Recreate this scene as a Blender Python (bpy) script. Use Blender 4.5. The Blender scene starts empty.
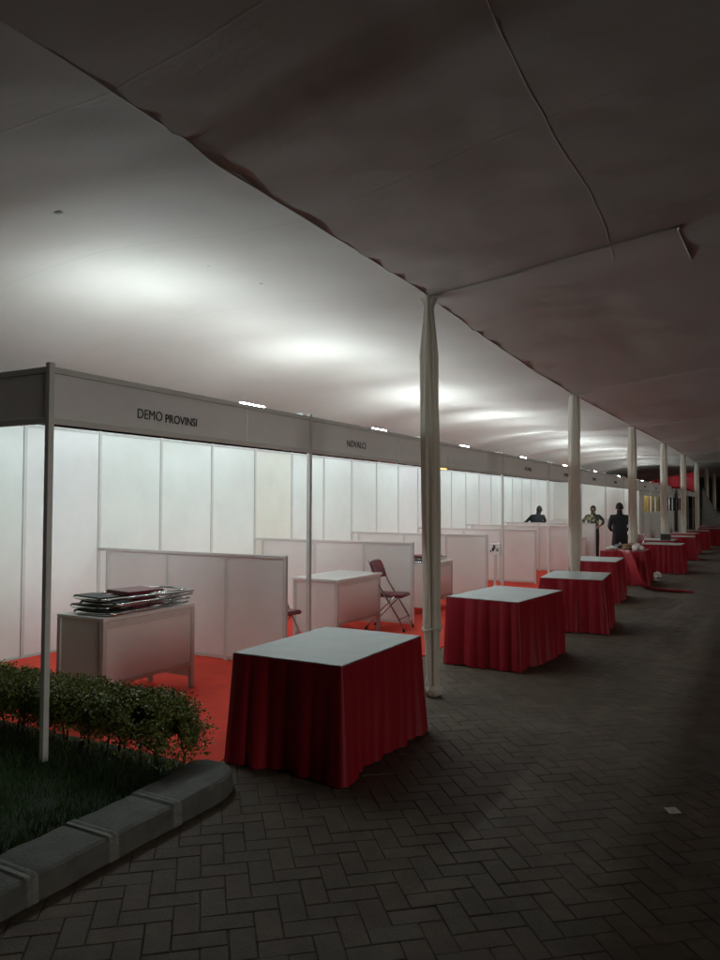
import bpy, bmesh, math, random
from mathutils import Vector, Matrix, noise, Euler
random.seed(7)
S = bpy.context.scene
C = S.collection
R = math.radians
sin, cos, pi = math.sin, math.cos, math.pi

# ------------------------------------------------------------------ materials
def mat(name, col, rough=.6, metal=0, bump=0, bscale=40, var=0, vscale=3, spec=.5, emit=None, estr=0, coat=0, sheen=0, trans=0, detail=4):
    m = bpy.data.materials.new(name); m.use_nodes = True
    nt = m.node_tree; b = nt.nodes['Principled BSDF']
    b.inputs['Base Color'].default_value = (*col, 1)
    b.inputs['Roughness'].default_value = rough
    b.inputs['Metallic'].default_value = metal
    b.inputs['Specular IOR Level'].default_value = spec
    if coat: b.inputs['Coat Weight'].default_value = coat
    if sheen: b.inputs['Sheen Weight'].default_value = sheen
    if emit:
        b.inputs['Emission Color'].default_value = (*emit, 1); b.inputs['Emission Strength'].default_value = estr
    tc = nt.nodes.new('ShaderNodeTexCoord')
    geo = nt.nodes.new('ShaderNodeNewGeometry')
    if var:
        n = nt.nodes.new('ShaderNodeTexNoise'); n.inputs['Scale'].default_value = vscale; n.inputs['Detail'].default_value = detail
        n.inputs['Roughness'].default_value = .65
        nt.links.new(geo.outputs['Position'], n.inputs['Vector'])
        mx = nt.nodes.new('ShaderNodeMix'); mx.data_type = 'RGBA'
        mx.inputs['A'].default_value = (*[c*(1-var) for c in col], 1)
        mx.inputs['B'].default_value = (*[min(1, c*(1+var)) for c in col], 1)
        mr = nt.nodes.new('ShaderNodeMapRange'); mr.inputs['From Min'].default_value = .3; mr.inputs['From Max'].default_value = .7
        nt.links.new(n.outputs['Fac'], mr.inputs['Value']); nt.links.new(mr.outputs['Result'], mx.inputs['Factor'])
        nt.links.new(mx.outputs['Result'], b.inputs['Base Color'])
        mr2 = nt.nodes.new('ShaderNodeMapRange'); mr2.inputs['To Min'].default_value = rough*.85; mr2.inputs['To Max'].default_value = min(1, rough*1.15)
        nt.links.new(n.outputs['Fac'], mr2.inputs['Value']); nt.links.new(mr2.outputs['Result'], b.inputs['Roughness'])
    if bump:
        n2 = nt.nodes.new('ShaderNodeTexNoise'); n2.inputs['Scale'].default_value = bscale; n2.inputs['Detail'].default_value = 5
        nt.links.new(geo.outputs['Position'], n2.inputs['Vector'])
        bp = nt.nodes.new('ShaderNodeBump'); bp.inputs['Strength'].default_value = bump; bp.inputs['Distance'].default_value = .01
        nt.links.new(n2.outputs['Fac'], bp.inputs['Height']); nt.links.new(bp.outputs['Normal'], b.inputs['Normal'])
    return m

M = {}
M['panel'] = mat('white_laminate', (.79, .84, .80), .34, var=.05, vscale=1.3, bump=.03, bscale=6)
M['panel2'] = mat('white_laminate_warm', (.80, .815, .80), .36, var=.04, vscale=2.1, bump=.03, bscale=8)
M['panel3'] = mat('white_laminate_yellowed', (.81, .83, .74), .36, var=.05, vscale=1.7, bump=.03, bscale=7)
M['alu'] = mat('anodised_aluminium', (.66, .66, .63), .45, metal=0, var=.06, vscale=9)
M['alu_l'] = mat('pale_aluminium', (.62, .63, .61), .45, metal=0, var=.05, vscale=9)
M['fascia'] = mat('fascia_laminate', (.80, .785, .77), .45, var=.04, vscale=1.7)
M['ink'] = mat('black_vinyl', (.02, .02, .022), .5)
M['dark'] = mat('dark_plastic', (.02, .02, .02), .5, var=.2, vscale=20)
M['chrome'] = mat('chrome', (.62, .62, .62), .18, metal=1, var=.08, vscale=30)
M['burg'] = mat('burgundy_vinyl', (.15, .018, .03), .38, bump=.15, bscale=120, var=.15, vscale=14)
M['white'] = mat('white_gloss_top', (.78, .78, .76), .3, var=.04, vscale=4)
M['batten'] = mat('lamp_batten', (.7, .7, .7), .5)
M['tube'] = mat('lit_tube', (.9, .95, .93), .4, emit=(.82, .975, 1.0), estr=165)
M['rope'] = mat('pale_rope', (.8, .78, .74), .8)
M['skin'] = mat('skin', (.34, .20, .14), .55)
M['skin_d'] = mat('skin_dark', (.22, .13, .09), .55)
M['hair'] = mat('black_hair', (.012, .011, .010), .6, bump=.4, bscale=150)
M['blackcloth'] = mat('black_cloth', (.012, .013, .017), .85, bump=.3, bscale=30, var=.3, vscale=8)
M['shoe'] = mat('shoe_leather', (.02, .018, .016), .4)
M['paper'] = mat('white_paper', (.62, .6, .56), .8, var=.08, vscale=30)
M['cardboard'] = mat('brown_cardboard', (.22, .13, .07), .8, var=.2, vscale=20)
M['tarp'] = mat('grey_tarp', (.16, .16, .15), .6, var=.25, vscale=2, bump=.3, bscale=5)
M['redfab'] = mat('red_fabric', (.42, .015, .03), .75, var=.12, vscale=3)
M['yellow'] = mat('lit_yellow_lamp', (.9, .6, .1), .4, emit=(1, .6, .12), estr=3)
M['warm'] = mat('lit_warm_lamp', (.95, .9, .75), .4, emit=(1, .85, .6), estr=14)
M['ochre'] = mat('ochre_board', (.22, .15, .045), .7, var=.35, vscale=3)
M['concrete'] = mat('kerb_concrete', (.105, .105, .09), .85, var=.3, vscale=9, bump=.6, bscale=60, detail=8)
M['kpaint'] = mat('kerb_paint', (.17, .175, .155), .8, var=.25, vscale=25, bump=.4, bscale=60)
M['soil'] = mat('garden_soil', (.022, .040, .012), .95, var=.5, vscale=9, bump=.8, bscale=50)
M['twig'] = mat('hedge_twig', (.06, .035, .02), .85, var=.3, vscale=30)
M['blade'] = mat('grass_blade', (.05, .12, .02), .7, var=.4, vscale=6)

def fabric(name, col, var=.07, bump=.25, rough=.8, trans=.0):
    m = mat(name, col, rough, var=var, vscale=1.1, detail=8)
    nt = m.node_tree; b = nt.nodes['Principled BSDF']; geo = [n for n in nt.nodes if n.type == 'NEW_GEOMETRY'][0]
    w = nt.nodes.new('ShaderNodeTexNoise'); w.inputs['Scale'].default_value = 2.2; w.inputs['Detail'].default_value = 7; w.inputs['Distortion'].default_value = .6
    nt.links.new(geo.outputs['Position'], w.inputs['Vector'])
    f = nt.nodes.new('ShaderNodeTexNoise'); f.inputs['Scale'].default_value = 60; f.inputs['Detail'].default_value = 2
    nt.links.new(geo.outputs['Position'], f.inputs['Vector'])
    ad = nt.nodes.new('ShaderNodeMath'); ad.operation = 'MULTIPLY_ADD'; ad.inputs[1].default_value = .05
    nt.links.new(f.outputs['Fac'], ad.inputs[0]); nt.links.new(w.outputs['Fac'], ad.inputs[2])
    bp = nt.nodes.new('ShaderNodeBump'); bp.inputs['Strength'].default_value = bump; bp.inputs['Distance'].default_value = .06
    nt.links.new(ad.outputs['Value'], bp.inputs['Height']); nt.links.new(bp.outputs['Normal'], b.inputs['Normal'])
    return m
M['canopy'] = fabric('canopy_fabric', (.47, .435, .40), var=.05, bump=.12)
M['drape'] = fabric('pole_drape', (.72, .68, .60), var=.06, bump=.15)
def translucent(m, f):
    nt = m.node_tree; b = nt.nodes['Principled BSDF']; out = [n for n in nt.nodes if n.type == 'OUTPUT_MATERIAL'][0]
    tr = nt.nodes.new('ShaderNodeBsdfTranslucent'); tr.inputs['Color'].default_value = b.inputs['Base Color'].default_value
    mx = nt.nodes.new('ShaderNodeMixShader'); mx.inputs[0].default_value = f
    nt.links.new(b.outputs[0], mx.inputs[1]); nt.links.new(tr.outputs[0], mx.inputs[2]); nt.links.new(mx.outputs[0], out.inputs['Surface'])
translucent(M['drape'], .4)
# sewn strips across the canopy: a stitched line every 1.6 m and gathers running across
m = M['canopy']; nt = m.node_tree; b = nt.nodes['Principled BSDF']; geo = [n for n in nt.nodes if n.type == 'NEW_GEOMETRY'][0]
sep = nt.nodes.new('ShaderNodeSeparateXYZ'); nt.links.new(geo.outputs['Position'], sep.inputs[0])
nz = nt.nodes.new('ShaderNodeTexNoise'); nz.inputs['Scale'].default_value = .8; nt.links.new(geo.outputs['Position'], nz.inputs['Vector'])
def mth(op, a, bb=None, c=None):
    n = nt.nodes.new('ShaderNodeMath'); n.operation = op
    for i, v in enumerate((a, bb, c)):
        if v is None: continue
        if isinstance(v, (int, float)): n.inputs[i].default_value = v
        else: nt.links.new(v, n.inputs[i])
    return n.outputs[0]
yy = mth('ADD', sep.outputs['Y'], mth('MULTIPLY', nz.outputs['Fac'], .12))
fr = mth('FRACT', mth('DIVIDE', yy, 1.6)); ds = mth('MULTIPLY', mth('ABSOLUTE', mth('SUBTRACT', fr, .5)), 1.6)
line = mth('SUBTRACT', 1.0, mth('MINIMUM', 1.0, mth('DIVIDE', ds, .012)))
mp = nt.nodes.new('ShaderNodeMapping'); mp.inputs['Scale'].default_value = (.7, 2.6, 1); nt.links.new(geo.outputs['Position'], mp.inputs['Vector'])
gt = nt.nodes.new('ShaderNodeTexNoise'); gt.inputs['Scale'].default_value = 1.3; gt.inputs['Detail'].default_value = 6; gt.inputs['Distortion'].default_value = .8
nt.links.new(mp.outputs[0], gt.inputs['Vector'])
bp0 = b.inputs['Normal'].links[0].from_node
bp2 = nt.nodes.new('ShaderNodeBump'); bp2.inputs['Strength'].default_value = .13; bp2.inputs['Distance'].default_value = .03
nt.links.new(mth('ADD', mth('MULTIPLY', line, .16), gt.outputs['Fac']), bp2.inputs['Height']); nt.links.new(bp0.outputs[0], bp2.inputs['Normal']); nt.links.new(bp2.outputs[0], b.inputs['Normal'])
src = b.inputs['Base Color'].links[0].from_socket
mc = nt.nodes.new('ShaderNodeMix'); mc.data_type = 'RGBA'; mc.blend_type = 'MULTIPLY'; mc.inputs['B'].default_value = (.92, .91, .90, 1)
nt.links.new(line, mc.inputs['Factor']); nt.links.new(src, mc.inputs['A']); nt.links.new(mc.outputs['Result'], b.inputs['Base Color'])
M['skirt'] = fabric('red_satin_skirt', (.25, .007, .015), var=.12, bump=.25, rough=.5)
M['skirt'].node_tree.nodes['Principled BSDF'].inputs['Specular IOR Level'].default_value = .25
M['tabletop'] = mat('grey_table_top', (.30, .315, .295), .5, var=.14, vscale=5, bump=.06, bscale=40, detail=9)

# carpet with fibre noise and faint dirt
m = mat('red_carpet', (.70, .075, .050), .95, var=.16, vscale=2.4, bump=.8, bscale=260, detail=10, spec=.1); M['carpet'] = m

# pavers with per-brick colour
m = bpy.data.materials.new('paver'); m.use_nodes = True; nt = m.node_tree; b = nt.nodes['Principled BSDF']
at = nt.nodes.new('ShaderNodeAttribute'); at.attribute_name = 'tone'; geo = nt.nodes.new('ShaderNodeNewGeometry')
n = nt.nodes.new('ShaderNodeTexNoise'); n.inputs['Scale'].default_value = 1.6; n.inputs['Detail'].default_value = 9; n.inputs['Roughness'].default_value = .7
nt.links.new(geo.outputs['Position'], n.inputs['Vector'])
cr = nt.nodes.new('ShaderNodeValToRGB'); cr.color_ramp.elements[0].position = .3; cr.color_ramp.elements[1].position = .75
cr.color_ramp.elements[0].color = (.072, .050, .034, 1); cr.color_ramp.elements[1].color = (.140, .100, .070, 1)
nt.links.new(n.outputs['Fac'], cr.inputs['Fac'])
mx = nt.nodes.new('ShaderNodeMix'); mx.data_type = 'RGBA'; mx.blend_type = 'MULTIPLY'; mx.inputs['Factor'].default_value = 1
nt.links.new(cr.outputs['Color'], mx.inputs['A']); nt.links.new(at.outputs['Color'], mx.inputs['B'])
nt.links.new(mx.outputs['Result'], b.inputs['Base Color']); b.inputs['Roughness'].default_value = .8
n2 = nt.nodes.new('ShaderNodeTexNoise'); n2.inputs['Scale'].default_value = 90; n2.inputs['Detail'].default_value = 6
nt.links.new(geo.outputs['Position'], n2.inputs['Vector'])
bp = nt.nodes.new('ShaderNodeBump'); bp.inputs['Strength'].default_value = .5; bp.inputs['Distance'].default_value = .006
nt.links.new(n2.outputs['Fac'], bp.inputs['Height']); nt.links.new(bp.outputs['Normal'], b.inputs['Normal'])
n3 = nt.nodes.new('ShaderNodeTexNoise'); n3.inputs['Scale'].default_value = 7; n3.inputs['Detail'].default_value = 8; n3.inputs['Roughness'].default_value = .75
nt.links.new(geo.outputs['Position'], n3.inputs['Vector'])
mr = nt.nodes.new('ShaderNodeMapRange'); mr.inputs['From Min'].default_value = .3; mr.inputs['From Max'].default_value = .7; mr.inputs['To Min'].default_value = .6; mr.inputs['To Max'].default_value = 1.25
nt.links.new(n3.outputs['Fac'], mr.inputs['Value'])
mx3 = nt.nodes.new('ShaderNodeMix'); mx3.data_type = 'RGBA'; mx3.blend_type = 'MULTIPLY'; mx3.inputs['Factor'].default_value = 1
nt.links.new(mx.outputs['Result'], mx3.inputs['A']); nt.links.new(mr.outputs['Result'], mx3.inputs['B']); nt.links.new(mx3.outputs['Result'], b.inputs['Base Color'])
M['paver'] = m
M['joint'] = mat('paver_joint_sand', (.060, .043, .029), .95, var=.4, vscale=5, bump=.5, bscale=80)

# leaves: per-leaf tone
m = bpy.data.materials.new('hedge_leaf'); m.use_nodes = True; nt = m.node_tree; b = nt.nodes['Principled BSDF']
at = nt.nodes.new('ShaderNodeAttribute'); at.attribute_name = 'tone'
mx = nt.nodes.new('ShaderNodeMix'); mx.data_type = 'RGBA'; mx.blend_type = 'MULTIPLY'; mx.inputs['Factor'].default_value = 1
mx.inputs['A'].default_value = (.15, .19, .035, 1)
nt.links.new(at.outputs['Color'], mx.inputs['B']); nt.links.new(mx.outputs['Result'], b.inputs['Base Color'])
b.inputs['Roughness'].default_value = .5
M['leaf'] = m

# batik shirt
m = mat('batik_shirt', (.2, .19, .1), .8); nt = m.node_tree; b = nt.nodes['Principled BSDF']; geo = nt.nodes.new('ShaderNodeNewGeometry')
v = nt.nodes.new('ShaderNodeTexVoronoi'); v.inputs['Scale'].default_value = 13
nt.links.new(geo.outputs['Position'], v.inputs['Vector'])
cr = nt.nodes.new('ShaderNodeValToRGB'); cr.color_ramp.interpolation = 'CONSTANT'
cr.color_ramp.elements[0].color = (.02, .025, .015, 1); cr.color_ramp.elements[1].color = (.30, .30, .18, 1); cr.color_ramp.elements[1].position = .5
e = cr.color_ramp.elements.new(.72); e.color = (.07, .08, .04, 1)
nt.links.new(v.outputs['Color'], cr.inputs['Fac']); nt.links.new(cr.outputs['Color'], b.inputs['Base Color'])
M['batik'] = m

# ------------------------------------------------------------------ helpers
class MB:
    def __init__(s): s.v = []; s.f = []; s.mi = []; s.tone = []; s.cur = 0; s.t = 1.0; s.T = None
    def vert(s, p):
        p = Vector(p)
        if s.T is not None: p = s.T @ p
        s.v.append(tuple(p)); return len(s.v)-1
    def face(s, ids): s.f.append(tuple(ids)); s.mi.append(s.cur); s.tone.append(s.t)
    def box(s, x0, x1, y0, y1, z0, z1, bev=0):
        if bev == 0:
            i = [s.vert(p) for p in [(x0,y0,z0),(x1,y0,z0),(x1,y1,z0),(x0,y1,z0),(x0,y0,z1),(x1,y0,z1),(x1,y1,z1),(x0,y1,z1)]]
            for f in ((0,3,2,1),(4,5,6,7),(0,1,5,4),(1,2,6,5),(2,3,7,6),(3,0,4,7)): s.face([i[k] for k in f])
        else:
            bm = bmesh.new(); bmesh.ops.create_cube(bm, size=1)
            for q in bm.verts: q.co = Vector(((x0+x1)/2+q.co.x*(x1-x0), (y0+y1)/2+q.co.y*(y1-y0), (z0+z1)/2+q.co.z*(z1-z0)))
            bmesh.ops.bevel(bm, geom=list(bm.edges), offset=bev, segments=2, affect='EDGES', profile=.5)
            s.add_bm(bm)
    def add_bm(s, bm):
        bm.verts.ensure_lookup_table(); base = [s.vert(q.co) for q in bm.verts]
        for f in bm.faces: s.face([base[q.index] for q in f.verts])
        bm.free()
    def tube(s, pts, r, n=8, cap=True):
        pts = [Vector(p) for p in pts]; rr = r if isinstance(r, (list, tuple)) else [r]*len(pts)
        rings = []; up = None
        for i, p in enumerate(pts):
            d = (pts[min(i+1, len(pts)-1)]-pts[max(i-1, 0)]).normalized()
            if up is None:
                up = Vector((0,0,1)) if abs(d.z) < .9 else Vector((1,0,0))
            a = d.cross(up).normalized(); bb = a.cross(d).normalized(); up = bb
            rings.append([s.vert(p+(a*cos(2*pi*k/n)+bb*sin(2*pi*k/n))*rr[i]) for k in range(n)])
        for i in range(len(rings)-1):
            for k in range(n): s.face((rings[i][k], rings[i][(k+1)%n], rings[i+1][(k+1)%n], rings[i+1][k]))
        if cap: s.face(rings[0][::-1]); s.face(rings[-1])
    def ell(s, c, r, nu=12, nv=8):
        c = Vector(c); rows = []
        for j in range(1, nv):
            th = pi*j/nv
            rows.append([s.vert(c+Vector((r[0]*sin(th)*cos(2*pi*i/nu), r[1]*sin(th)*sin(2*pi*i/nu), r[2]*cos(th)))) for i in range(nu)])
        t = s.vert(c+Vector((0,0,r[2]))); bt = s.vert(c-Vector((0,0,r[2])))
        for i in range(nu):
            s.face((t, rows[0][i], rows[0][(i+1)%nu])); s.face((bt, rows[-1][(i+1)%nu], rows[-1][i]))
            for j in range(len(rows)-1): s.face((rows[j][i], rows[j+1][i], rows[j+1][(i+1)%nu], rows[j][(i+1)%nu]))
    def build(s, name, mats, parent=None, smooth=False, tone=False):
        me = bpy.data.meshes.new(name); me.from_pydata(s.v, [], s.f); me.validate()
        for mm in (mats if isinstance(mats, list) else [mats]): me.materials.append(mm)
        if len(me.polygons) == len(s.f):
            me.polygons.foreach_set('material_index', s.mi)
            if tone:
                a = me.color_attributes.new('tone', 'FLOAT_COLOR', 'CORNER')
                buf = []
                for p, t in zip(me.polygons, s.tone):
                    tt = t if isinstance(t, tuple) else (t, t, t)
                    for _ in range(p.loop_total): buf += [*tt, 1]
                a.data.foreach_set('color', buf)
        if smooth:
            me.polygons.foreach_set('use_smooth', [True]*len(me.polygons))
            if smooth != True:
                try: me.set_sharp_from_angle(angle=R(smooth))
                except Exception: pass
        me.update()
        o = bpy.data.objects.new(name, me); C.objects.link(o)
        if parent is not None: o.parent = parent
        return o

def tag(o, label=None, cat=None, group=None, kind=None):
    if label: o['label'] = label
    if cat: o['category'] = cat
    if group: o['group'] = group
    if kind: o['kind'] = kind
    return o
def empty(name, loc=(0,0,0), rz=0, label=None, cat=None, group=None):
    o = bpy.data.objects.new(name, None); C.objects.link(o); o.location = loc; o.rotation_euler = (0,0,rz)
    o.empty_display_size = .1
    return tag(o, label, cat, group)
def copy_tree(o, parent=None):
    c = o.copy(); C.objects.link(c)
    if parent is not None: c.parent = parent
    for ch in list(o.children): copy_tree(ch, c)
    return c
def one(name, fn, mats, parent=None, **k):
    mb = MB(); fn(mb); return mb.build(name, mats, parent, **k)
def textmesh(s, size, name, material, parent, loc, rot, bold=0):
    cu = bpy.data.curves.new('t', 'FONT'); cu.body = s; cu.size = size; cu.extrude = .001; cu.offset = bold; cu.align_x = 'CENTER'; cu.align_y = 'CENTER'
    to = bpy.data.objects.new('t', cu); C.objects.link(to)
    dg = bpy.context.evaluated_depsgraph_get(); me = bpy.data.meshes.new_from_object(to.evaluated_get(dg))
    bpy.data.objects.remove(to); bpy.data.curves.remove(cu)
    me.materials.clear(); me.materials.append(material); me.name = name
    o = bpy.data.objects.new(name, me); C.objects.link(o); o.parent = parent; o.location = loc; o.rotation_euler = rot
    return o

# ------------------------------------------------------------------ camera
F, YAW, PIT, ROLL, H = 734.594, .5073, .0319, .0041, 1.6494
cam = bpy.data.cameras.new('camera'); co = bpy.data.objects.new('camera', cam); C.objects.link(co); S.camera = co
fw = Vector((-sin(YAW)*cos(PIT), cos(YAW)*cos(PIT), sin(PIT))); rt = Vector((cos(YAW), sin(YAW), 0)); up = rt.cross(fw)
r2 = rt*cos(ROLL)+up*sin(ROLL); u2 = -rt*sin(ROLL)+up*cos(ROLL)
co.matrix_world = Matrix(((r2.x, u2.x, -fw.x, 0), (r2.y, u2.y, -fw.y, 0), (r2.z, u2.z, -fw.z, H), (0,0,0,1)))
cam.sensor_fit = 'HORIZONTAL'; cam.sensor_width = 36; cam.lens = F*36/720; cam.clip_start = .05; cam.clip_end = 1000

# ------------------------------------------------------------------ world + added fill from a sun-type lamp (night)
w = bpy.data.worlds.new('World'); S.world = w; w.use_nodes = True
nt = w.node_tree; bg = nt.nodes['Background']; sk = nt.nodes.new('ShaderNodeTexSky'); sk.sky_type = 'NISHITA'; sk.sun_disc = False
sk.sun_elevation = R(7); sk.sun_rotation = R(100)
nt.links.new(sk.outputs['Color'], bg.inputs['Color']); bg.inputs['Strength'].default_value = .0007
sl = bpy.data.lights.new('aisle_fill', 'SUN'); sl.energy = .46; sl.angle = R(22); sl.color = (1, .94, .86)  # soft fill added from the aisle side to brighten fascias and skirts, source unseen
so = bpy.data.objects.new('aisle_fill', sl); C.objects.link(so)
sd = Vector((sin(R(100))*cos(R(7)), cos(R(100))*cos(R(7)), sin(R(7)))); so.rotation_euler = sd.to_track_quat('Z', 'Y').to_euler(); so.location = (20, 20, 20)
S.view_settings.view_transform = 'Standard'; S.view_settings.look = 'None'; S.view_settings.gamma = 1; S.view_settings.exposure = 0
S.view_settings.use_curve_mapping = False
S.cycles.max_bounces = 10; S.cycles.diffuse_bounces = 7; S.cycles.sample_clamp_indirect = 6
S.cycles.use_denoising = True

# ------------------------------------------------------------------ ground
def terr(m):
    n = 6
    m.face([m.vert(p) for p in [(-400,-400,-.007),(400,-400,-.007),(400,400,-.007),(-400,400,-.007)]])
tag(one('ground', terr, M['joint']), kind='structure')
# herringbone pavers, real blocks, over the visible stretch of the aisle
def pavers(m):
    L, W = .21, .105
    ca, sa = cos(R(41)), sin(R(41))
    def blk(u, v, lu, lv):
        cx, cy = u+lu/2, v+lv/2
        X, Y = cx*ca-cy*sa, cx*sa+cy*ca
        if not (-3.5 < X < 3.2 and .2 < Y < 44): return
        if X > .9 and Y > 14: return
        if X < -3.4 and Y > 3.3: return
        if X < -2.85 and Y < 3.1: return
        rb = random.Random(int(u*1000)*7919+int(v*1000))
        z = rb.gauss(0, .0009); tx, ty = rb.gauss(0, .004), rb.gauss(0, .004); t = rb.uniform(.88, 1.07)
        m.t = (t*rb.uniform(.96, 1.05), t, t*rb.uniform(.93, 1.03))
        g = .0008 if rb.random() < .75 else .0028
        b = .003 if Y < 9 else .004
        h1, h2 = lu/2-g, lv/2-g
        def P(a, c, dz): return (X+a*ca-c*sa, Y+a*sa+c*ca, z+dz+a*tx+c*ty)
        top = [m.vert(P(a*(h1-b), c*(h2-b), 0)) for a, c in ((-1,-1),(1,-1),(1,1),(-1,1))]
        mid = [m.vert(P(a*h1, c*h2, -.004)) for a, c in ((-1,-1),(1,-1),(1,1),(-1,1))]
        m.face(top)
        if Y < 14:
            lo = [m.vert(P(a*h1, c*h2, -.014)) for a, c in ((-1,-1),(1,-1),(1,1),(-1,1))]
            for k in range(4):
                m.face((mid[k], mid[(k+1)%4], top[(k+1)%4], top[k])); m.face((lo[k], lo[(k+1)%4], mid[(k+1)%4], mid[k]))
        else:
            for k in range(4): m.face((mid[k], mid[(k+1)%4], top[(k+1)%4], top[k]))
    # 2:1 herringbone lattice: unit cell shift (W,W) and (2L... )
    for i in range(-420, 420):
        for j in range(-140, 140):
            u = i*W + j*2*L/2*2/2*1.0; v = i*W
            # horizontal brick at (i*W + j*2L, i*W)
            u = i*W + j*2*L; v = i*W
            blk(u, v, L, W)
            blk(u+L, v, W, L) if False else blk(u-W, v, W, L) if False else blk(u+L, v-W, W, L)
pv = one('paving', pavers, M['paver'], tone=True); tag(pv, kind='structure')

# red carpet along the booths
def carpet(m):
    ys = [3.44, 3.9, 5, 8, 12, 20, 30, 51]; xs = [-2.98, -3.12, -3.22, -3.3, -3.3, -3.3, -3.3, -3.3]
    top = []; NX = 14
    rows = []
    for k in range(len(ys)-1):
        n = max(2, int((ys[k+1]-ys[k])/.35))
        for q in range(n):
            t = q/n; rows.append((ys[k]+(ys[k+1]-ys[k])*t, xs[k]+(xs[k+1]-xs[k])*t))
    rows.append((ys[-1], xs[-1])); prev = None
    for y, xe in rows:
        xe += .015*noise.noise(Vector((0, y*1.3, 4)))
        r = [m.vert((-6.86+(xe+6.86)*i/NX, y, .010+.004*noise.noise(Vector((i*.9, y*1.5, 0))))) for i in range(NX+1)]
        r.append(m.vert((xe+.004, y, -.01)))
        if prev:
            for i in range(NX+1): m.face((prev[i], prev[i+1], r[i+1], r[i]))
        else: f0 = r
        prev = r
tag(one('red_carpet', carpet, M['carpet'], smooth=40), 'bright red carpet running the length of the white booths', 'carpet')

# ------------------------------------------------------------------ garden island: grass, kerb, hedge
def lawn(m):
    for i in range(28):
        for j in range(16): pass
    NX, NY = 40, 34
    g = [[m.vert((-9+6.05*i/NX, -1+4.5*j/NY, .045+.02*noise.noise(Vector((i*.4, j*.4, 2))))) for i in range(NX+1)] for j in range(NY+1)]
    for j in range(NY):
        for i in range(NX): m.face((g[j][i], g[j][i+1], g[j+1][i+1], g[j+1][i]))
tag(one('garden_bed', lawn, M['soil'], smooth=True), kind='structure')
def grass(m):
    rg = random.Random(3)
    for k in range(26000):
        x = -2.97-abs(rg.random()**1.2)*4; y = rg.uniform(.9, 3.42)
        d = noise.noise(Vector((x*2.2, y*2.2, 7)))
        if d < -.28: continue
        h = rg.uniform(.025, .065)*(1+.5*d); a = rg.uniform(0, 6.28); lx, ly = rg.gauss(0, .02), rg.gauss(0, .02); wd = .0028
        m.t = rg.uniform(.5, 1.3)
        m.face([m.vert((x-wd*cos(a), y-wd*sin(a), .04)), m.vert((x+wd*cos(a), y+wd*sin(a), .04)), m.vert((x+lx, y+ly, .045+h))])
tag(one('grass', grass, M['blade']), 'short dark grass growing behind the kerb', 'grass', kind='stuff')

# kerb: separate stones with painted joint ribs, rounded head
def kerb_prof(z=0):
    return [(-.30,0),(-.30,.102),(-.288,.112),(-.022,.112),(-.004,.102),(0,.08),(.004,0)]
ke = empty('garden_kerb', (-2.66, 1, 0), 0, 'low concrete kerb with pale ribs at its joints, rounded at the hedge end', 'kerb')
def kerb_stone(y0, y1, seed):
    def f(m):
        prof = kerb_prof(); N = 8; prev = None
        for j in range(N+1):
            t = j/N; y = y0+(y1-y0)*t-1; e = .012 if j in (0, N) else 0
            row = [m.vert((px*(1-e*2)+.006*noise.noise(Vector((px*9, y*7, seed))), y, max(0,pz-e)+ (.006*noise.noise(Vector((px*14, y*9, seed+5))) if pz > 0 else -.01))) for px, pz in prof]
            if prev:
                for k in range(len(prof)-1): m.face((prev[k], row[k], row[k+1], prev[k+1]))
            else: m.face(row[::-1] if False else row)
            prev = row
        m.face(prev[::-1])
    return f
ys = [.3, .93, 1.6, 2.03, 2.46, 2.88]
for k in range(len(ys)-1):
    one('kerb_stone', kerb_stone(ys[k]+.004, ys[k+1]-.004, k*3), M['concrete'], ke, smooth=25)
for k in range(2, len(ys)):
    def rib(m, y=ys[k]-1):
        prof = [(px*1.01+(.005 if px > -.2 else -.003), pz+.005 if pz > 0 else 0) for px, pz in kerb_prof()]; prev = None
        for dy, e in ((-.034, -.012), (-.026, 0), (-.008, .001), (0, -.004), (.008, .001), (.026, 0), (.034, -.012)):
            row = [m.vert((px+(e if px > -.2 else -e), y+dy+.004*noise.noise(Vector((px*20, y, dy*30))), pz+e if pz > 0 else 0)) for px, pz in prof]
            if prev:
                for q in range(len(prof)-1): m.face((prev[q], row[q], row[q+1], prev[q+1]))
            prev = row
    one('joint_rib', rib, M['kpaint'], ke, smooth=50)
def head(m):
    out = [(-.31, 1.884), (0, 1.884), (.002, 2.16), (-.01, 2.28), (-.05, 2.385), (-.12, 2.455), (-.21, 2.485), (-.31, 2.475), (-.38, 2.42), (-.385, 2.3), (-.33, 2.12)]
    n = len(out); cx = sum(p[0] for p in out)/n; cy = sum(p[1] for p in out)/n; rings = []
    for ins, z in ((0, -.01), (0, .08), (.006, .10), (.022, .112), (.12, .114)):
        r = []
        for px, py in out:
            d = Vector((px-cx, py-cy)); L = d.length; d = d*(1-ins/L)
            r.append(m.vert((cx+d.x, cy+d.y, z+(.004*noise.noise(Vector((px*9, py*9, z*20))) if z > 0 else 0))))
        rings.append(r)
    for q in range(len(rings)-1):
        for k in range(n): m.face((rings[q][k], rings[q][(k+1)%n], rings[q+1][(k+1)%n], rings[q+1][k]))
    m.face(rings[-1])
one('kerb_head', head, M['concrete'], ke, smooth=30)

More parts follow.
